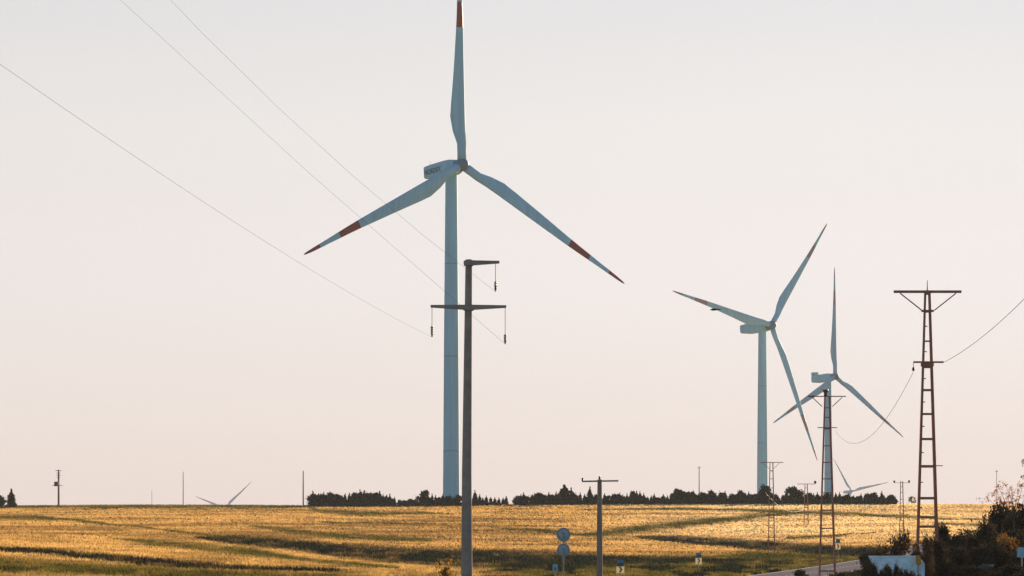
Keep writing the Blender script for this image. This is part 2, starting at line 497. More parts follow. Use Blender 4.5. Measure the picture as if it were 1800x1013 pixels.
def turbine(label, hubpx, D, tips, yaw, towerpx=None, text=False, cooler=False, RR=50.0, group=None, sc_=1.0, fat=1.0):
    """tips: (dx, dy_up, sign) in photograph pixels; sign says which way the blade leans, -1 towards the camera"""
    s = F / D
    hub = W(*hubpx, D)
    tilt = R(5)
    ax = Vector((math.sin(R(yaw)) * math.cos(tilt), -math.cos(R(yaw)) * math.cos(tilt), math.sin(tilt)))   # points from tower to rotor
    side = Vector((math.cos(R(yaw)), math.sin(R(yaw)), 0)); up = side.cross(ax) * -1
    if up.z < 0: up = -up
    over = 4.7 * sc_
    tc = hub - ax * over
    bz = float(zt(tc.x, tc.y))
    root = empty('wind_turbine', (tc.x, tc.y, bz), label, 'wind turbine', group)
    O = root.location.copy()
    H = tc.z - 1.6 * sc_ - bz
    # tower
    mb = MB()
    prof = [(-.6, 2.05), (0, 2.05), (.02, 2.05), (H * .25, 1.9), (H * .5, 1.78), (H * .75, 1.6), (H, 1.42)]
    mb.lathe((0, 0, 0), (0, 0, 1), [(h, r * sc_) for h, r in prof], 40)
    tw = mb.build('tower', M['turbine'], root)
    for fr in (.165, .45, .73):
        h = H * fr; r = float(np.interp(h, [p[0] for p in prof], [p[1] for p in prof])) * sc_
        MB().lathe((0, 0, h), (0, 0, 1), [(0, r - .02), (0, r + .035), (.22, r + .035), (.22, r - .02)], 40).build('flange_ring', M['seam'], tw)
    rot = Matrix((side, ax, up)).transposed()
    base = tc - O
    # nacelle: long box with bevelled edges and a sloping belly
    L0, L1 = -10.2 * sc_, 2.9 * sc_
    mb = MB()
    secs = [(L0, 1.35, 1.65, -.9), (L0 + .35, 1.6, 1.85, -1.15), (L0 + 3, 1.75, 1.9, -1.6), (-1, 1.8, 1.9, -1.75), (1.2, 1.7, 1.8, -1.7), (L1, 1.45, 1.5, -1.45)]
    rings = []
    for yy, hw, zt_, zb_ in secs:
        hw *= sc_; a = zt_ * sc_; b = zb_ * sc_; k = .35 * sc_
        ring = [(-hw, b + k), (-hw + k, b), (hw - k, b), (hw, b + k), (hw, a - k), (hw - k, a), (-hw + k, a), (-hw, a - k)]
        rings.append([base + rot @ Vector((x, yy, z)) for x, z in ring])
    vs = [p for r_ in rings for p in r_]
    fs = [(k * 8 + i, (k + 1) * 8 + i, (k + 1) * 8 + (i + 1) % 8, k * 8 + (i + 1) % 8) for k in range(len(rings) - 1) for i in range(8)]
    fs += [tuple(range(8)), tuple(reversed(range((len(rings) - 1) * 8, len(rings) * 8)))]
    mb.add(vs, fs)
    nac = mb.build('nacelle', M['turbine'], root)
    if cooler:
        MB().box(base + rot @ Vector((0, L0 + 1.2 * sc_, 2.7 * sc_)), (2.9 * sc_, 2.0 * sc_, 1.6 * sc_), rot, bev=.1).build('cooler_box', M['turbine'], nac)
    v = MB().box(base + rot @ Vector((0, L0 - .05, .35 * sc_)), (1.9 * sc_, .12, 1.1 * sc_), rot).build('rear_vent', M['turbine_dark'], nac)
    MB().tube(base + rot @ Vector((0, L0 + 1.0, 1.9 * sc_)), base + rot @ Vector((0, L0 + 1.0, 3.3 * sc_)), .05, .03, 6).build('wind_sensor', M['turbine_dark'], nac)
    if text:
        # visible flank is the one facing the camera
        fl = -1
        cu = bpy.data.curves.new('lettering', 'FONT'); cu.body = 'NORDEX'; cu.size = 1.75; cu.extrude = .01; cu.align_x = 'CENTER'; cu.offset = .03
        to = bpy.data.objects.new('tmp', cu); col.objects.link(to)
        bpy.context.view_layer.update()
        me = bpy.data.meshes.new_from_object(to.evaluated_get(bpy.context.evaluated_depsgraph_get()))
        bpy.data.objects.remove(to)
        me.materials.clear(); me.materials.append(M['lettering'])
        lo = bpy.data.objects.new('lettering', me); col.objects.link(lo); lo.parent = nac
        X = ax.copy(); Z = side * fl; Yv = Z.cross(X)
        m4 = Matrix((X, Yv, Z)).transposed().to_4x4()
        m4.translation = base + side * fl * 1.83 + ax * -5.6 + up * -.45
        lo.matrix_local = m4
    # spinner
    hb = hub - O
    MB().lathe(hb - ax * 1.75 * sc_, ax, [(0, 0), (0, 1.35 * sc_), (.4 * sc_, 1.55 * sc_), (2.4 * sc_, 1.5 * sc_), (3.1 * sc_, 1.15 * sc_), (3.6 * sc_, .6 * sc_), (3.75 * sc_, 0)], 24).build('hub', M['turbine_dark'], root)
    for dx, dy, sg in tips:
        p = math.hypot(dx, dy) / s
        dep = math.sqrt(max(RR * RR - p * p, 0)) * sg
        vec = W(hubpx[0] + dx, hubpx[1] - dy, D + dep) - hub
        ln = vec.length * 1.01
        make_blade(hb, vec, ax, root, ln, fat=sc_ * fat, band_strong=text)
    return root

turbine('nearest and tallest wind turbine, pale blue grey with red banded blades, behind the concrete pole', (812, 290), 960,
        [(-4, 364, 0), (-275, -156, -1), (283, -207, 1)], 34, text=True, fat=1.15)
turbine('mid-sized wind turbine at right, blades spread left, up right and down', (1356, 572), 1422,
        [(97, 177, 1), (-172, 60, -1), (80, -236, 0)], 40)
turbine('smaller wind turbine with raised box on its nacelle, behind the lattice pylon', (1468, 662), 1842,
        [(-1, 190, 0), (-108, -81, -1), (119, -106, 1)], 38, cooler=True)
turbine('distant wind turbine at right showing only two thin blades above the hedge', (1497, 864), 5000,
        [(-30, -64, 0), (-27, -0, 0)][:0] + [(-32, 58, -1), (64, 16, 1), (-25, -66, 0)], 35, RR=50.)
turbine('distant wind turbine at left showing two faint blades above the golden ridge', (396, 893), 5300,
        [(46, 46, 1), (-52, 20, -1), (10, -66, 0)], 35, RR=50.)

# ------------------------------------------------------------------ near concrete pole
M['concrete'] = mat('weathered_concrete', (.36, .27, .22), .85, noise=.25, nscale=2.5)
M['insul'] = mat('insulator_glaze', (.10, .06, .035), .35)
M['steel'] = mat('galvanised_steel', (.25, .25, .25), .5, metal=.6)
M['rust'] = mat('rusty_red_paint', (.42, .155, .09), .75, noise=.3, nscale=4)
M['greywire'] = mat('grey_cable', (.19, .18, .18), .9, spec=0)
M['darkwire'] = mat('dark_cable', (.03, .022, .018), 1.0, spec=0)
M['wire'] = mat('aluminium_wire', (.30, .26, .24), .6, metal=.0)
M['wood'] = mat('grey_timber', (.30, .21, .16), .9, noise=.3, nscale=6, stretch=(1, 1, .1))

def add_insulator(top, drop, parent, size=.09, body=.45):
    """thin hanging rod with a ribbed body at its lower end"""
    rod = MB().tube(top, top - Vector((0, 0, drop)), .014, .014, 6)
    o = rod.build('insulator', M['insul'], parent)
    b = top - Vector((0, 0, drop))
    prof = [(0, 0), (0, .03)]
    k = 4
    for i in range(k):
        h = body * (.1 + .75 * i / k)
        prof += [(h, size * .45), (h + .02, size), (h + .055, size * .8), (h + .07, size * .45)]
    prof += [(body, .03), (body, 0)]
    MB().lathe(b, (0, 0, -1), prof, 10).build('glazed_body', M['insul'], o)
    return b - Vector((0, 0, body))

def near_pole():
    D = 200
    tx = W(824, 466, D); bx = W(820.5, 1013, D)
    base = Vector((bx.x, D, float(zt(bx.x, D))))
    root = empty('utility_pole', base, 'tall dark concrete utility pole with two staggered crossarms, in front of the nearest turbine', 'utility pole')
    O = base
    H = tx.z - base.z
    MB().path([Vector((0, 0, -.5)), Vector((0, 0, H * .4)), tx - O], [.30, .245, .17], 20).build('pole', M['concrete'], root)
    k = D / F
    def arm(pl, py_l, pr, py_r, pc, py_c, h0, h1):
        a = MB(); c = W(pc, py_c, D) - O + Vector((0, -.2, 0))
        for pe, pe_y in ((pl, py_l), (pr, py_r)):
            e = W(pe, pe_y, D) - O + Vector((0, -.2, 0))
            d = (e - c)
            vs = []
            for q, h, wy in ((c, h0, .11), (e, h1, .07)):
                for y_, z_ in ((-wy, -h / 2), (wy, -h / 2), (wy, h / 2), (-wy, h / 2)): vs.append(q + Vector((0, y_, z_)))
            a.add(vs, [(3,2,1,0),(4,5,6,7),(0,1,5,4),(1,2,6,5),(2,3,7,6),(3,0,4,7)])
        return a
    arm(815, 463, 878, 461.5, 824, 463, .27, .13).build('crossarm', M['concrete'], root)
    arm(757, 539, 890, 539.5, 824, 541, .27, .13).build('crossarm', M['concrete'], root)
    MB().lathe(W(824, 466, D) - O, (0, 0, 1), [(-.05, .24), (.2, .26), (.28, .12), (.28, 0)], 16).build('cap', M['concrete'], root)
    MB().lathe(W(824, 546, D) - O, (0, 0, 1), [(-.02, .2), (0, .27), (.26, .25), (.3, .19)], 16).build('collar', M['concrete'], root)
    ends = []
    for px, py, py2, L in ((871, 464, 495, .52), (759.5, 541, 573, .58), (888, 541, 588, .5)):
        t = W(px, py, D) - O + Vector((0, -.2, 0))
        e = add_insulator(t, (py2 - py) * k, root, size=.085, body=L)
        ends.append(e + O)
    return ends
ends = near_pole()

# ------------------------------------------------------------------ overhead wires
def wire_curve(A, B, sag, n=60, t1=1.0):
    pts = []
    for i in range(n + 1):
        t = i / n * t1
        p = A + (B - A) * t; p.z -= sag * 4 * t * (1 - t)
        pts.append(p)
    return pts
def wire(A, B, sag, label, r=.011, n=60, group=None, m=None, t1=1.0):
    pts = wire_curve(A, B, sag, n, t1)
    mb = MB()
    mb.path([p - A for p in pts], [r] * len(pts), 5)
    o = mb.build('overhead_wire', m or M['wire'])
    o.location = A
    tag(o, label, 'wire', group)
def fit(A, obs, D2):
    """find the far support (at distance D2) and sag so that the span passes through the observed directions"""
    best = None
    an = (A.x, A.y, A.z)
    P = np.array([0., 3., 20.])   # Bx, sag, Bz
    def res(P):
        r = []
        t = np.linspace(0, 1, 400)
        x = A.x + (P[0] - A.x) * t; y = A.y + (D2 - A.y) * t; z = A.z + (P[2] - A.z) * t - P[1] * 4 * t * (1 - t)
        px, py = proj(x, y, z)
        for ox, oy in obs:
            j = np.argmin(np.hypot(px - ox, py - oy)); 
            j = min(max(j, 1), 398)
            dx, dy = px[j + 1] - px[j - 1], py[j + 1] - py[j - 1]; L = math.hypot(dx, dy) + 1e-9
            r.append(((ox - px[j]) * dy - (oy - py[j]) * dx) / L)
        return np.array(r)
    best = None
    for ex in (300, 700, 1200, 2000, 3000):
        P, r0, c0 = solve(res, np.array([(obs[0][0] - ex) / F * D2, 2., (HZ - obs[0][1] + ex * .6) / F * D2]))
        if best is None or c0 < best[1]: best = (P, c0)
    P, c0 = best
    return Vector((P[0], D2, P[2])), P[1], c0
def solve(res, P):
    lam = 1.
    r0 = res(P); c0 = (r0 ** 2).sum()
    for it in range(200):
        J = np.array([(res(P + e) - r0) / 1e-3 for e in np.eye(3) * 1e-3]).T
        dp = np.linalg.solve(J.T @ J + lam * np.eye(3) * .1, -J.T @ r0)
        rn = res(P + dp)
        if (rn ** 2).sum() < c0: P = P + dp; r0 = rn; c0 = (rn ** 2).sum(); lam *= .6
        else: lam *= 2
        if lam > 1e12: break
    return P, r0, c0
GW = 'overhead wires rising from the tall concrete pole'
obs = {0: [(300, 0), (410, 115), (560, 255), (683, 366), (792, 447)],
       1: [(0, 121), (120, 198), (230, 272), (350, 350), (435, 405)],
       2: [(210, 0), (350, 125), (465, 235), (590, 350), (637, 390), (791, 512)]}
lab = {0: 'thin grey overhead wire running from the top crossarm, highest of the three at upper left',
       1: 'thin grey overhead wire hanging from the left insulator, lowest of the three at left edge',
       2: 'thin grey overhead wire from the right insulator, middle of the three at upper left'}
for k in range(3):
    B, sag, c0 = fit(ends[k], obs[k], 115.0)
    print('wire', k, B, sag, c0)
    wire(ends[k], B, sag, lab[k], r=.0055 if k != 1 else .004, group=GW, t1=1.75, m=M['greywire'])

# ------------------------------------------------------------------ lattice pylons
def lattice(label, px, D, top, topw, ybase_px, lw_top, lw_bot, rungs, arms, braces, finial=0, extra=None, m=None, thick=.07, steps=True, group='steel lattice pylons'):
    """all rows in photograph px. arms: (y, half width left, half width right, thickness m); lw_*: leg spacing px at top and at ybase_px"""
    m = m or M['rust']; k = D / F
    bx = W(px, ybase_px, D)
    gz = float(zt(bx.x, D))
    base = Vector((bx.x, D, gz))
    root = empty('lattice_pylon', base, label, 'pylon', group)
    zT = (HZ - top) * k - gz
    yb = HZ - gz / k
    def sp(y): return (lw_top + (lw_bot - lw_top) * (y - top) / (ybase_px - top)) * k / 2
    def zz(y): return (HZ - y) * k - gz
    dep = .55
    for sx in (-1, 1):
        mb = MB()
        for sy in (-1, 1):
            p = Vector((sx * sp(yb), sy * sp(yb) * dep, -.3)); q = Vector((sx * sp(top), sy * sp(top) * dep, zT))
            mb.bar(p, q, thick * (1.25 if sx > 0 else 1), thick)
        # zig-zag lacing on the flank
        ys = np.linspace(top, yb, 14)
        for i in range(13):
            a, b = ys[i], ys[i + 1]; s1 = 1 if i % 2 else -1
            mb.bar((sx * sp(a), s1 * sp(a) * dep, zz(a)), (sx * sp(b), -s1 * sp(b) * dep, zz(b)), thick * .35, thick * .35)
        mb.build('leg', m, root)
    for y, th in rungs:
        mb = MB()
        for sy in (-1, 1): mb.bar((-sp(y), sy * sp(y) * dep, zz(y)), (sp(y), sy * sp(y) * dep, zz(y)), thick * .8, th)
        mb.build('rung', m, root)
    for y, hl, hr, th, yo in arms:
        MB().bar((-hl * k, yo, zz(y)), (hr * k, yo, zz(y)), th, th).build('crossarm', m, root)
    for x0, y0, x1, y1 in braces:
        MB().bar((x0 * k, -.1, zz(y0)), (x1 * k, -.1, zz(y1)), thick * .6, thick * .6).build('brace', m, root)
    if steps:
        for a, b in zip(rungs[:-1], rungs[1:]):
            y = (a[0] + b[0]) / 2
            if b[0] - a[0] > 25: MB().bar((-sp(y), -sp(y) * dep, zz(y)), (-sp(y) + 5.5 * k, -sp(y) * dep, zz(y)), .04, .05).build('step', m, root)
    if finial:
        MB().tube((0, 0, zT), (0, 0, zT + finial * k), .03, .015, 6).build('finial', m, root)
    if extra: extra(root, k, zz)
    return root, base, k, gz
def exA(root, k, zz):
    MB().box((0, 0, zz(641)), (22 * k, .34, .2), bev=.02).build('clamp_box', M['rust'], root)
    add_insulator(Vector((-25 * k, -.15, zz(638))), .22, root, size=.07, body=.2)
    MB().box((0, 0, zz(514.5)), (9 * k, .3, .22), bev=.02).build('head_plate', M['rust'], root)
lattice('large rusty lattice pylon with wide braced crossarm on top, standing among the right-hand bushes', 1630, 200, 512, 118, 950, 7, 34,
        [(548, .1), (600, .07), (637, .06), (646, .08), (686, .11), (728, .10), (772, .11), (820, .13), (876, .13), (909, .10), (926, .12), (985, .1), (1040, .1)],
        [(513, 59, 60, .13, 0), (547, 11, 11, .11, -.12), (637, 25, 28, .09, -.15), (819, 3, 27, .045, -.1)],
        [(-48, 516, -10, 546), (50, 516, 12, 546)], finial=19, extra=exA, thick=.095)
def exB(root, k, zz):
    MB().lathe((-3 * k, 0, zz(697)), (0, 0, 1), [(0, .12), (.1, .16), (.22, .13), (.34, .17), (.45, .24), (.6, .26), (.62, 0)], 12).build('insulator', M['insul'], root)
    MB().box((-27 * k, -.02, zz(697)), (11 * k, .2, .13), bev=.02).build('clamp', M['insul'], root)
lattice('medium rusty lattice pylon topped by a black insulator, before the small turbine', 1454, 357, 697, 66, 985, 8, 26,
        [(717, .08), (734, .08), (754, .13), (784, .09), (813, .09), (842, .09), (866, .07), (897, .12), (929, .12), (960, .1), (1004, .16)],
        [(697, 34, 33, .09, 0), (752, 17, 17, .08, -.12)],
        [(-26, 699, -9, 715), (26, 699, 9, 715)], extra=exB, thick=.12, steps=False)
lattice('slim faded lattice pylon with a crossarm, beside the mid-sized turbine tower', 1356, 575, 813, 41, 960, 5, 11,
        [(828, .12), (842, .08), (858, .08), (885, .1), (895, .1), (910, .1), (928, .1), (945, .1)],
        [(813, 20, 21, .1, 0), (828, 3, 3, .12, -.1)], [(-16, 814, -4, 824), (14, 814, 4, 824)], thick=.10, steps=False)
def exD(root, k, zz):
    MB().lathe((16 * k, 0, zz(851)), (0, 0, 1), [(0, .1), (.2, .2), (.35, .28), (.55, .28), (.6, 0)], 10).build('insulator', M['insul'], root)
lattice('small distant lattice pylon with one dark insulator at the right end of its crossarm', 1417, 760, 851, 30, 950, 4, 9,
        [(858, .1), (868, .1), (888, .18), (892, .2), (900, .1), (912, .1), (924, .1), (938, .1)],
        [(851, 16, 15, .11, 0)], [], extra=exD, thick=.11, steps=False)
def exE(root, k, zz):
    for x in (-13, 13): MB().lathe((x * k, 0, zz(849)), (0, 0, 1), [(0, .06), (.1, .14), (.3, .16), (.4, .08), (.42, 0)], 10).build('insulator', M['insul'], root)
lattice('small narrow lattice pylon with two end insulators, just left of the large rusty pylon', 1585, 600, 846, 26, 945, 3.5, 8,
        [(856, .07), (866, .07), (878, .07), (890, .07), (902, .09), (915, .09), (930, .09)],
        [(849, 14, 14, .06, 0)], [], extra=exE, thick=.09, steps=False)
A0 = W(1605, 655, 200); B0 = W(1468, 757, 357)
wire(A0, B0, 2.2, 'thin pale wire sagging between the large and the medium lattice pylons', r=.012)
wire(W(1657, 638, 200), W(2030, 250, 110), .8, 'thin brown wire rising from the large lattice pylon to the right edge', r=.012)
wire(W(1345, 866, 575), W(1417, 893, 760), 1.6, 'short pale wire sagging in front of the dark hedge between the two slim pylons', r=.012)
wire(W(1417, 893, 760), W(1466, 898, 357), .9, 'pale wire crossing the golden field between the medium and the small pylon', r=.008)
wire(W(1647, 908, 200), W(2000, 918, 345), .15, 'dark low wire leaving the large lattice pylon across the golden field', r=.009, m=M['darkwire'])

# ------------------------------------------------------------------ mid timber pole
def tpole(label, px, D, top, arm, w_, group=None, m=None, extra=None, name='utility_pole', base_h=None):
    k = D / F
    x = (px - 900) * k; gz = float(zt(x, D))
    root = empty(name, (x, D, gz), label, 'utility pole', group)
    H = (HZ - top) * k - gz
    MB().path([Vector((0, 0, -.4)), Vector((0, 0, H * .5)), Vector((0, 0, H))], [w_ * .62 * k, w_ * .55 * k, w_ * .42 * k], 14).build('pole', m or M['wood'], root)
    if arm:
        y, l, r_, th = arm
        MB().bar((-l * k, -.2, (HZ - y) * k - gz), (r_ * k, -.2, (HZ - y + 1.0) * k - gz), .14, th).build('crossarm', m or M['wood'], root)
    if extra: extra(root, k, lambda yy: (HZ - yy) * k - gz)
    return root
def exM(root, k, zz):
    for x, y0, y1 in ((-30, 846, 841), (0, 843, 838.5)):
        MB().lathe((x * k, -.2 if x else 0, zz(y0)), (0, 0, 1), [(0, .05), (.06, .1), (.12, .06), (.17, .1), (.24, .05), (.25, 0)], 10).build('insulator', M['insul'], root)
tpole('mid-sized dark timber pole with one thin crossarm, beside the round signs', 1054, 300, 843, (846.5, 31, 33, .12), 9, extra=exM)
M['faint'] = mat('sunlit_timber', (.70, .46, .34), .9, noise=.15, nscale=2)
def exL(root, k, zz):
    MB().box((-3.5 * k, -.5, zz(851)), (7 * k, .8, 8 * k), bev=.05).build('transformer', M['insul'], root)
    MB().bar((-11 * k, -.3, zz(853.5)), (7 * k, -.3, zz(853.5)), .12, .12).build('crossarm', M['wood'], root)
    for y, a in ((827.5, 5.5), (832, 3.5), (836, 3.5), (840, 3)):
        MB().bar((-a * k, -.2, zz(y)), (a * k, -.2, zz(y)), .12, .12).build('crossarm', M['wood'], root)
tpole('distant pole carrying a dark transformer box, on the ridge at far left', 103, 890, 826, None, 3.0, extra=exL)
G = 'bare thin poles on the skyline'
tpole('faint thin pole on the ridge above the left field, left of the faint turbine', 322, 930, 830, None, 1.4, G, M['faint'])
tpole('thin sunlit pole on the ridge at the left end of the hedge', 533, 900, 828, None, 2.2, G, M['faint'])
tpole('faintest and shortest skyline pole, between the transformer pole and the next pole', 267, 1300, 862, None, .9, G, M['faint'])
def exS(root, k, zz): MB().bar((-3 * k, 0, zz(822)), (3 * k, 0, zz(822)), .1, .12).build('crossarm', M['faint'], root)
tpole('thin pinkish pole rising behind the hedge between the two large turbines', 1229, 1000, 820, None, 1.8, G, M['faint'], extra=exS)
tpole('thin pale pole on the skyline at far right above the sparse bush', 1752, 950, 826, None, 1.2, G, M['faint'], extra=lambda r_, k, zz: MB().bar((-3 * k, 0, zz(829)), (3 * k, 0, zz(829)), .1, .12).build('crossarm', M['faint'], r_))

# ------------------------------------------------------------------ road signs
M['sign_back'] = mat('grey_sign_back', (.42, .46, .48), .55, noise=.15, nscale=5)
M['sign_rim'] = mat('darker_sign_rim', (.27, .33, .36), .55)
M['cream'] = mat('cream_reflective_sheet', (.90, .80, .55), .5, transl=.35)
M['red'] = mat('red_reflective_sheet', (.42, .05, .03), .5)
M['panel'] = mat('blue_grey_panel', (.10, .20, .25), .4)
M['post'] = mat('sign_post_steel', (.35, .32, .30), .5, metal=.3)
def round_signs():
    D = 180; k = D / F; x = (990.5 - 900) * k; gz = float(zt(x, D))
    root = empty('road_sign', (x, D, gz), 'two round grey-blue road signs stacked on one post, left of the timber pole', 'road sign')
    zz = lambda y: (HZ - y) * k - gz
    MB().tube((0, 0, -.3), (0, 0, zz(930)), .035, .035, 12).build('post', M['post'], root)
    for py, r_ in ((940, 12.2), (967.5, 11.5)):
        o = MB().lathe((0, -.05, zz(py)), (0, -1, 0), [(-.012, 0), (-.012, r_ * k), (.012, r_ * k), (.012, 0)], 32).build('disc', M['sign_back'], root)
        MB().lathe((0, -.062, zz(py)), (0, -1, 0), [(0, r_ * k * .86), (.014, r_ * k * .88), (.014, r_ * k * 1.0), (0, r_ * k * 1.01)], 32).build('rim', M['sign_rim'], o)
        mb = MB()
        mb.box((.02, -.085, zz(py + .5)), (3.2 * k, .03, 8.5 * k)); mb.box((-.06, -.083, zz(py - 3)), (2.2 * k, .024, 3.5 * k)); mb.box((.04, -.081, zz(py + 4.6)), (5.5 * k, .02, 1.6 * k))
        mb.build('bracket', M['sign_rim'], o)
round_signs()
def small_blue():
    D = 185; k = D / F; x = (976 - 900) * k; gz = float(zt(x, D))
    root = empty('marker_post', (x, D, gz), 'small pale blue marker plate low beside the round signs', 'marker post')
    zz = lambda y: (HZ - y) * k - gz
    MB().box((0, 0, zz(999)), (9 * k, .03, 14 * k), bev=.012).build('plate', mat('pale_blue_plate', (.30, .46, .54), .5), root)
    MB().box((0, -.022, zz(1000)), (3.5 * k, .01, 6 * k)).build('marking', M['panel'], root)
    MB().tube((0, .03, -.3), (0, .03, zz(993)), .03, .03, 8).build('post', M['post'], root)
small_blue()
def chevron(label, px, D, yt, yb, w_, group='solar chevron signs along the bend'):
    k = D / F; x = (px - 900) * k; gz = float(zt(x, D))
    root = empty('chevron_sign', (x, D, gz), label, 'road sign', group)
    zz = lambda y: (HZ - y) * k - gz
    h = (yb - yt) * k; wd = w_ * k; zc = zz((yt + yb) / 2)
    MB().box((0, 0, zc), (wd, .03, h), bev=.01).build('board', M['cream'], root)
    mb = MB()
    a, b, t = wd * .2, h * .36, wd * .22
    for s in (-1, 1):
        vs = []
        for yy in (-.020, -.032):
            vs += [(-a, yy, zc + s * b), (-a + t, yy, zc + s * b), (a + t * .4, yy, zc), (a - t * .6, yy, zc)]
        fs = [(0,1,2,3),(7,6,5,4),(0,4,5,1),(1,5,6,2),(3,7,4,0)]
        mb.add(vs, fs)
    mb.build('arrow', M['red'], root)
    MB().tube((0, .05, -.3), (0, .05, zz(yt - 4)), .04, .04, 8).build('post', M['post'], root)
    r_ = Matrix.Rotation(R(35), 3, 'X')
    MB().box((0, .05, zz(yt - (yb - yt) * .34)), (wd * .8, .36, .4), r_).build('solar_panel', M['panel'], root)
    return root
chevron('nearest chevron sign, cream board with a red arrow, right of the timber pole', 1090.5, 300, 995, 1008, 14)
chevron('second chevron sign, small cream board in the dark grass left of the road', 1228, 400, 980.5, 992, 11)
chevron('farthest chevron sign, tiny, just right of the medium lattice pylon', 1473, 500, 955, 966, 9)

# ------------------------------------------------------------------ parapet wall, marker, blue sign, boulder
M['bluewall'] = mat('pale_blue_painted_concrete', (.80, .88, .90), .8, noise=.35, nscale=3.0)
M['yellow'] = mat('orange_yellow_plate', (.60, .27, .03), .6, noise=.2, nscale=6)
def parapet():
    D = 186; k = D / F
    x0 = (1528 - 900) * k; gz = float(zt((1575 - 900) * k, D))
    root = empty('parapet_wall', ((1575 - 900) * k, D, gz), 'pale blue concrete parapet wall with a slanting left end, below the large pylon', 'wall')
    X = lambda p: (p - 1575) * k
    zz = lambda y: (HZ - y) * k - gz
    out = [(1528, 980), (1533, 990), (1543, 1001), (1548, 1092), (1624, 1092), (1625, 992), (1621, 985), (1613, 979.5)]
    mb = MB(); n = len(out)
    vs = [(X(p), -.15, zz(y)) for p, y in out] + [(X(p), .15, zz(y)) for p, y in out]
    mb.add(vs, [tuple(reversed(range(n))), tuple(range(n, 2 * n))] + [(i, (i + 1) % n, n + (i + 1) % n, n + i) for i in range(n)])
    mb.build('panel', M['bluewall'], root)
    MB().box((X(1570), 0, zz(978.6)), (86 * k, .36, 2.4 * k), bev=.012).build('coping', M['bluewall'], root)
    for p in (1572, 1600): MB().box((X(p), -.165, zz(1035)), (1.0 * k, .04, 108 * k)).build('pilaster', M['bluewall'], root)
    mk = empty('marker_plate', ((1613 - 900) * k, D - .3, gz), 'orange-yellow marker plate fixed at the right end of the pale blue wall', 'marker')
    mb = MB(); ol = [(-4, 977), (2, 976), (5, 983), (5.5, 990), (2, 995), (-3, 993), (-4.5, 985)]
    vs = [(a * k, 0, zz(b)) for a, b in ol] + [(a * k, .03, zz(b)) for a, b in ol]; n = 7
    mb.add(vs, [tuple(range(n)), tuple(reversed(range(n, 2 * n)))] + [(i, n + i, n + (i + 1) % n, (i + 1) % n) for i in range(n)])
    mb.build('plate', M['yellow'], mk)
    MB().tube((0, .06, -.2), (0, .06, zz(978)), .03, .03, 8).build('post', M['post'], mk)
parapet()
def blue_box():
    D = 190; k = D / F; x = (1796 - 900) * k; gz = float(zt(x, D))
    root = empty('small_sign', (x, D, gz), 'small bright blue sign cut by the right edge, in front of the dark bushes', 'sign')
    zz = lambda y: (HZ - y) * k - gz
    MB().box((0, -.05, zz(971.5)), (16 * k, .04, 18 * k), Matrix.Rotation(R(6), 3, 'Y'), bev=.015).build('plate', mat('bright_blue_plate', (.30, .55, .68), .5, noise=.15, nscale=6), root)
    MB().tube((0, 0, -.2), (0, 0, zz(966)), .035, .035, 8).build('post', M['post'], root)
blue_box()
def boulder():
    D = 187; k = D / F; p = W(1733, 996, D)
    mb = MB()
    for dx, dz, sx, sz, a in ((0, 0, 15, 8, .12), (9, -.5, 9, 6, -.2), (-9, -1.5, 8, 5, .3)):
        mb.box((dx * k, dx * .004, dz * k), (sx * k, .3, sz * k), Matrix.Rotation(a, 3, 'Y') @ Matrix.Rotation(a * 2, 3, 'Z'), bev=.05)
    o = mb.build('stone_block', mat('pale_grey_stone', (.07, .095, .10), .95, noise=.4, nscale=6)); o.location = p
    tag(o, 'small pale grey stone block showing between the dark bushes at lower right', 'stone')

# ------------------------------------------------------------------ bird
def bird():
    D = 150; k = D / F; c = W(1255, 544.5, D)
    root = empty('bird', c, 'small dark bird gliding in front of the left blade of the mid-sized turbine', 'bird')
    m = mat('dark_plumage', (.035, .027, .02), .8)
    MB().lathe((-.16, 0, -.005), (1, 0, .05), [(0, 0), (.02, .012), (.05, .02), (.08, .034), (.16, .045), (.24, .035), (.32, .016), (.40, .022), (.44, .0)], 12).build('body', m, root)
    for s in (-1, 1):
        pts = [(.02, s * .02, .012), (.10, s * .03, .012), (.11, s * .16, .035), (.13, s * .30, .02), (.08, s * .31, .018), (-.01, s * .16, .03)]
        vs = [Vector(p) for p in pts] + [Vector(p) - Vector((0, 0, .012)) for p in pts]
        fs = [tuple(range(6)), tuple(reversed(range(6, 12)))] + [(i, 6 + i, 6 + (i + 1) % 6, (i + 1) % 6) for i in range(6)]
        MB().add(vs, fs).build('wing', m, root)
bird()

# ------------------------------------------------------------------ foliage
M['leafdark'] = mat('dark_conifer_needles', (.03, .035, .014), 1.0, transl=.05, attr='Col', spec=0)
M['leaf'] = mat('shrub_leaves', (.05, .06, .02), .9, transl=.22, attr='Col', spec=.05)
M['pinkleaf'] = mat('sunlit_sparse_leaves', (.3, .12, .06), .7, transl=.5, attr='Col', spec=.1)
M['bark'] = mat('bark', (.07, .05, .035), .95, noise=.3, nscale=8)

def leaves(pts, size, cols, m, name='crown', parent=None, elong=1.6, upb=0.0):
    n = len(pts)
    a = rng.normal(size=(n, 3)); a[:, 2] += upb * rng.random(n) * 2
    a /= np.linalg.norm(a, axis=1)[:, None] + 1e-9
    b = np.cross(a, rng.normal(size=(n, 3))); b /= np.linalg.norm(b, axis=1)[:, None] + 1e-9
    s = (size * rng.uniform(.6, 1.4, n))[:, None]
    v = np.stack([pts - a * s * elong / 2, pts + b * s * .5, pts + a * s * elong / 2, pts - b * s * .5], 1).reshape(-1, 3)
    f = np.arange(n * 4).reshape(n, 4)
    c = np.repeat(np.clip(cols * rng.uniform(.7, 1.35, (n, 1)), .003, .8), 4, 0)
    return np_mesh(name, v, f, m, colors=c, parent=parent)

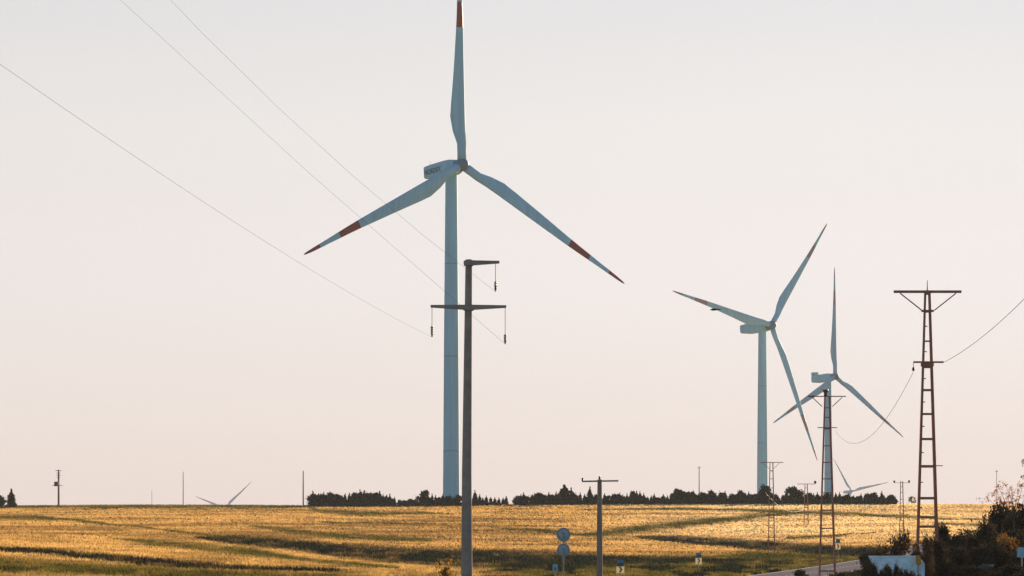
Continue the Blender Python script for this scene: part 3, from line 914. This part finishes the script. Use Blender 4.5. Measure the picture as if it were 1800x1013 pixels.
def tree(name, kind, h, wd, n, leaf, colr, m, seed, loc=(0, 0, 0), sparse=False):
    """kind: 'cone' conifer, 'round' shrub; built round its base"""
    r = np.random.default_rng(seed)
    root = empty(name, loc)
    mb = MB()
    top = h * (.9 if kind == 'cone' else .55)
    mb.path([Vector((0, 0, -.3)), Vector((.02 * h, 0, top * .5)), Vector((0, .02 * h, top))], [.035 * h + .02, .025 * h + .015, .01], 7)
    clumps = []
    if kind == 'cone':
        for i in range(34):
            t = (i + .5) / 34
            rad = wd / 2 * (1 - t) ** .65 * (.8 + .45 * r.random()) * (1 if t < .82 else .55)
            for q in range(4 if t < .8 else 1):
                a = r.random() * 6.28; rr = rad * (.3 + .6 * r.random()) * (t < .8) + .02
                clumps.append((math.cos(a) * rr, math.sin(a) * rr, .04 * h + t * h * .97, max(.08, rad * .34)))
    else:
        for i in range(26):
            a = r.random() * 6.28; u = r.random() ** .5; t = r.random()
            rr = wd / 2 * u * math.sqrt(max(.08, 1 - (1.5 * t - .5) ** 2))
            clumps.append((math.cos(a) * rr, math.sin(a) * rr, h * (.06 + .86 * t), wd * (.11 + .09 * r.random())))
            if i % 3 == 0:
                mb.path([Vector((0, 0, h * .08)), Vector((clumps[-1][0] * .5, clumps[-1][1] * .5, clumps[-1][2] * .55)), Vector(clumps[-1][:3])], [.02 * h, .012 * h, .006 * h], 5)
    cl = np.array(clumps)
    idx = r.integers(0, len(cl), n)
    p = cl[idx, :3] + r.normal(0, .55, (n, 3)) * cl[idx, 3:4] * np.array([1, 1, .9])
    p[:, 2] = np.maximum(p[:, 2], .02)
    tone = (r.random(len(cl)) * .7 + .65)[idx]
    cols = np.array(colr)[None] * tone[:, None]
    mb.build('trunk', M['bark'], root)
    leaves(p, leaf, cols, m, 'crown', root, upb=.4 if kind == 'cone' else 0)
    return root

def dup(root, loc, sx=1, sy=1, sz=1, rz=0, label=None, cat=None, group=None):
    c = root.copy(); col.objects.link(c); c.location = loc; c.scale = (sx, sy, sz); c.rotation_euler = (0, 0, rz)
    tag(c, label, cat, group)
    for ch in list(root.children):
        d = ch.copy(); col.objects.link(d); d.parent = c
        d.matrix_parent_inverse = ch.matrix_parent_inverse.copy()
    return c
class Kit:
    """hands out the prototype itself first, then copies of it"""
    def __init__(s, protos): s.p = protos; s.used = [False] * len(protos)
    def place(s, i, loc, sx, sy, sz, rz, label, cat, group=None):
        i %= len(s.p); r_ = s.p[i]
        if not s.used[i]:
            s.used[i] = True; r_.location = loc; r_.scale = (sx, sy, sz); r_.rotation_euler = (0, 0, rz); tag(r_, label, cat, group)
            return r_
        return dup(r_, loc, sx, sy, sz, rz, label, cat, group)

DC = (.014, .014, .008)
cones = Kit([tree('conifer', 'cone', 3.2, 1.9 + .25 * (i % 3), 2000, .21, DC, M['leafdark'], 100 + i) for i in range(7)])
rounds = Kit([tree('hedge_shrub', 'round', 2.6, 2.4, 2400, .21, DC, M['leafdark'], 200 + i) for i in range(4)])

def hedge(px0, px1, D, top_fn, label, group, sp, kind='mix', cat='tree'):
    k = D / F; px = px0; i = 0
    while px <= px1:
        d = D + random.uniform(-4, 4)
        x = (px - 900) / F * d; gz = float(zt(x, d))
        by = HZ - gz * F / d
        h = max(1.0, (by - top_fn(px) + random.uniform(-3.5, 4.0)) * k)
        rz = random.random() * 6
        if kind == 'mix' and random.random() < .45 or kind == 'round':
            s = h / 2.6; rounds.place(i, (x, d, gz - .15), max(s * .9, sp * k / 2.4 * 1.2), max(s * .9, .8), s, rz, label, cat, group)
        else:
            s = h / 3.1; wdt = max(sp * k / 1.9 * 1.15, s * .6); cones.place(i * 3 + 1, (x, d, gz - .15), wdt, wdt, s, rz, label, cat, group)
        px += sp * random.uniform(.75, 1.2); i += 1
tf = lambda pts: (lambda p: float(np.interp(p, [a for a, b in pts], [b for a, b in pts])))
HD = 905
hedge(550, 695, HD, tf([(545, 866), (570, 867), (600, 870), (625, 864), (660, 865), (690, 872), (698, 880)]), 'dark conifer packed in the hedge block left of the nearest turbine', 'hedge left of the nearest turbine', 7)
hedge(550, 695, HD - 5, tf([(545, 867), (600, 868), (660, 866), (690, 872), (698, 880)]), 'dark conifer packed in the hedge block left of the nearest turbine', 'hedge left of the nearest turbine', 9)
hedge(703, 732, HD, tf([(700, 881), (715, 878), (733, 882)]), 'low dark shrub in the gap of the ridge hedge', 'low shrubs in the hedge gap', 8, 'round', 'shrub')
hedge(740, 812, HD, tf([(737, 872), (745, 865), (765, 869), (775, 872), (812, 871)]), 'dark conifer in the hedge clump at the foot of the nearest turbine', 'conifers at the foot of the nearest turbine', 7)
hedge(742, 808, HD - 5, tf([(737, 873), (812, 875)]), 'dark conifer in the hedge clump at the foot of the nearest turbine', 'conifers at the foot of the nearest turbine', 9)
hedge(818, 893, HD, tf([(815, 872), (860, 871), (894, 872)]), 'small pointed conifer in the short row right of the tall concrete pole', 'small conifers right of the tall pole', 7, 'cone')
hedge(908, 1160, HD, tf([(905, 870), (920, 868), (960, 868), (1060, 869), (1120, 867), (1160, 872)]), 'dark conifer in the continuous hedge behind the timber pole', 'hedge behind the timber pole', 7)
hedge(908, 1160, HD - 5, tf([(905, 872), (1160, 874)]), 'dark conifer in the continuous hedge behind the timber pole', 'hedge behind the timber pole', 10)
hedge(1166, 1335, HD, tf([(1160, 871), (1190, 867), (1230, 867), (1335, 867)]), 'dark conifer in the hedge left of the mid-sized turbine tower', 'hedge left of the mid-sized turbine', 7)
hedge(1166, 1335, HD - 5, tf([(1160, 873), (1335, 872)]), 'dark conifer in the hedge left of the mid-sized turbine tower', 'hedge left of the mid-sized turbine', 10)
hedge(1340, 1574, HD, tf([(1338, 866), (1360, 868), (1380, 867), (1410, 866), (1450, 868), (1500, 870), (1575, 871)]), 'dark conifer in the hedge between mid-sized turbine and open field', 'hedge right of the mid-sized turbine', 7)
hedge(1340, 1574, HD - 5, tf([(1338, 871), (1575, 874)]), 'dark conifer in the hedge between mid-sized turbine and open field', 'hedge right of the mid-sized turbine', 10)
def single(px, top, wpx, label, kind='cone', i=0, D=HD - 2, cat='tree', dz=.1):
    k = D / F; x = (px - 900) * k; gz = float(zt(x, D)); h = (HZ - top) * k - gz + dz
    if kind == 'cone': return cones.place(i, (x, D, gz - dz), wpx * k / 1.7, wpx * k / 1.7, h / 3.1, i, label, cat)
    return rounds.place(i, (x, D, gz - dz), wpx * k / 2.2, wpx * k / 2.2, h / 2.5, i, label, cat)
single(992, 854, 22, 'tallest broad conifer standing out of the hedge above the round signs', i=2)
single(1004, 859, 10, 'slim pointed conifer right beside the tallest hedge conifer', i=3)
single(1037, 857, 10, 'spiky slim conifer just left of the timber pole top', i=4)
single(835, 864, 9, 'lone thin spire conifer just right of the tall concrete pole', i=5)
single(1192, 861, 20, 'rounded bushy tree rising from the hedge left of the thin pinkish pole', 'round', 1)
single(1345, 856, 22, 'dark bushy tree at the foot of the mid-sized turbine tower', 'round', 2)
single(1396, 857, 30, 'broad rounded tree swelling from the hedge right of the slim pylon', 'round', 3)
single(1550, 865, 9, 'small pointed conifer near the right end of the long hedge', i=6)
single(20, 861, 15, 'lone pointed conifer on the ridge at far left', i=0, D=880)
single(-2, 873, 20, 'dark rounded bush cut by the left edge of the photo on the ridge', 'round', 0, D=880)
M['leafgrey'] = mat('pale_dusty_leaves', (.2, .16, .08), .8, transl=.4, attr='Col', spec=.1)
t_ = tree('shrub', 'round', 1.6, 2.0, 500, .16, (.25, .2, .1), M['leafgrey'], 301, (0, 0, 0))
d_ = 930; x_ = (1603 - 900) / F * d_; t_.location = (x_, d_, float(zt(x_, d_)) + .1); tag(t_, 'small pale shrub on the skyline left of the large lattice pylon', 'shrub')

# right-hand thicket
LG = (.055, .040, .022)
bush = Kit([tree('shrub', 'round', 3.0, 3.0, 8500, .11, LG, M['leaf'], 400 + i) for i in range(5)])
brown = Kit([tree('shrub', 'round', 2.0, 2.6, 3600, .085, (.085, .05, .028), M['leaf'], 420 + i) for i in range(2)])
gold = Kit([tree('shrub', 'round', 1.0, 1.0, 420, .07, (.20, .10, .02), M['pinkleaf'], 440 + i) for i in range(2)])
def putb(kit, px, top, wpx, D, label, i, nh=3.0, nw=3.0, cat='shrub', group=None, bot=None):
    k = D / F; x = (px - 900) * k; gz = float(zt(x, D)); zb = gz - .1
    if bot is not None: zb = (HZ - bot) * k
    h = (HZ - top) * k - zb
    return kit.place(i, (x, D, zb), wpx * k / nw, wpx * k / nw, h / (nh * .96), i * 1.3, label, cat, group)
GB = 'dark shrubs of the lower right thicket'
THK = [ # px, top row, width px, distance, label
 (1657, 929, 40, 232, 'small round-topped dark shrub right beside the large pylon leg'),
 (1752, 893, 78, 235, 'tall dark shrub at the top left of the right-hand thicket'),
 (1800, 888, 80, 228, 'tallest dark shrub, at the right edge under the sparse pink bush'),
 (1700, 938, 80, 222, 'wide dark shrub on the slope of the thicket right of the pylon'),
 (1725, 915, 66, 215, 'dark shrub stepping up towards the tallest shrubs at right'),
 (1644, 955, 50, 195, 'dark shrub around the foot of the large pylon'),
 (1775, 938, 80, 205, 'dark shrub behind the small bright blue sign'),
 (1680, 962, 76, 204, 'low dark shrub in front of the wide sloping shrub'),
 (1740, 962, 84, 198, 'dark shrub low in the middle of the thicket'),
 (1650, 984, 70, 196, 'dark shrub at the bottom just right of the pale blue wall'),
 (1710, 998, 80, 192, 'dark shrub at the bottom edge below the middle of the thicket'),
 (1772, 996, 84, 188, 'dark shrub at the bottom right corner of the photo'),
 (1850, 900, 90, 215, 'dark shrub continuing the thicket beyond the right edge'),
 (1850, 950, 90, 200, 'low dark shrub continuing the thicket beyond the right edge'),
]
for i, (px, top, wpx, D, lb) in enumerate(THK): putb(bush, px, top, wpx, D, lb, i, group=GB)
putb(brown, 1588, 947, 62, 193, 'reddish brown shrub above the pale blue wall', 0, 2.0, 2.6)
putb(brown, 1552, 968, 36, 192, 'low brown shrub at the left end of the pale blue wall', 1, 2.0, 2.6)
putb(brown, 1626, 952, 40, 191.5, 'brown shrub between the pale blue wall and the large pylon', 2, 2.0, 2.6)
putb(bush, 1530, 971, 48, 300, 'dark shrub behind the left end of the pale blue wall', 3)
putb(bush, 1403, 1003, 34, 300, 'dark green shrub in front of the grey road', 1)
putb(bush, 1560, 999, 24, 183, 'leafy weed growing up the pale blue wall, left one', 0)
putb(bush, 1573, 991, 18, 183.4, 'leafy weed growing up the middle of the pale blue wall', 4)
putb(bush, 1592, 1003, 22, 183.8, 'leafy weed at the foot of the pale blue wall near the marker', 2)
putb(bush, 1528, 1003, 36, 184, 'dark shrub at the bottom edge left of the pale blue wall', 3)
for q_, (a_, t_2, w_2) in enumerate(((1536, 998, 22), (1548, 1006, 22), (1583, 1001, 18), (1602, 1007, 20), (1614, 1010, 18), (1563, 1004, 18))):
    putb(bush, a_, t_2, w_2, 181 + q_ * .3, 'ragged dark weeds fringing the foot of the pale blue wall', q_, group='weeds at the foot of the pale blue wall')
putb(bush, 1480, 1009, 26, 283, 'dark shrub at the bottom edge under the medium pylon', 0)
putb(gold, 1783, 946, 20, 186, 'golden backlit leafy bush glowing in the dark thicket', 0, 1.0, 1.0, bot=968)
putb(gold, 1765, 938, 24, 200, 'smaller dull orange bush in the thicket left of the golden one', 1, 1.0, 1.0, bot=958)
putb(gold, 780, 992, 44, 190, 'yellow green bush at the bottom left of the tall concrete pole', 2, 1.0, 1.0)

# sparse, backlit trees at the right edge
def sparse_tree(px, D, tips, label, seed, nleaf=26, colr=(.40, .17, .10)):
    r = np.random.default_rng(seed); k = D / F; x = (px - 900) * k; gz = float(zt(x, D))
    root = empty('sparse_tree', (x, D, gz), label, 'tree')
    zz = lambda y: (HZ - y) * k - gz
    fork = Vector((0, 0, zz(915))); mb = MB()
    mb.path([Vector((0, 0, -.2)), Vector((.04, 0, fork.z * .5)), fork], [.07, .055, .04], 7)
    P = []
    for tx, ty in tips:
        e = Vector(((tx - px) * k, r.normal(0, .35), zz(ty)))
        mid = fork.lerp(e, .5) + Vector((r.normal(0, .06), 0, r.normal(0, .06)))
        mb.path([fork, mid, e], [.025, .015, .006], 5)
        for q in range(3):
            s_ = mid.lerp(e, r.random()); e2 = s_ + Vector((r.normal(0, .28), r.normal(0, .2), r.normal(.08, .16)))
            mb.path([s_, e2], [.007, .003], 4)
            for j in range(nleaf // 4): P.append(np.array(e2) + r.normal(0, .06, 3))
        for j in range(nleaf): P.append(np.array(e) + r.normal(0, .085, 3))
    mb.build('trunk', M['bark'], root)
    P = np.array(P)
    leaves(P, .06, np.tile(np.array(colr), (len(P), 1)), M['pinkleaf'], 'crown', root)
sparse_tree(1782, 215, [(1750, 862), (1757, 855), (1755, 878), (1768, 852), (1778, 858), (1790, 862), (1796, 854), (1772, 872), (1785, 880), (1804, 870), (1762, 884), (1745, 870), (1736, 876)], 'sparse bush with pinkish backlit leaves above the dark thicket at right', 5)
sparse_tree(1822, 212, [(1801, 812), (1810, 800), (1825, 806), (1806, 838), (1840, 820), (1832, 846)], 'leafy branch tip with dark red leaves just touching the right edge', 6, nleaf=40, colr=(.12, .04, .03))
boulder()

# ------------------------------------------------------------------ haze
def haze():
    mb = MB(); mb.box((0, 4250, 40), (6400, 9900, 260))
    m = bpy.data.materials.new('haze_air'); m.use_nodes = True; t = m.node_tree
    t.nodes.remove(t.nodes['Principled BSDF'])
    v = t.nodes.new('ShaderNodeVolumePrincipled')
    v.inputs['Color'].default_value = (.93, .93, .95, 1)
    v.inputs['Density'].default_value = 0.00006
    v.inputs['Anisotropy'].default_value = 0.0
    t.links.new(v.outputs[0], t.nodes['Material Output'].inputs['Volume'])
    o = mb.build('haze', m); tag(o, kind='stuff')
    o['label'] = 'thin pale haze over the fields'
    o['category'] = 'haze'
haze()
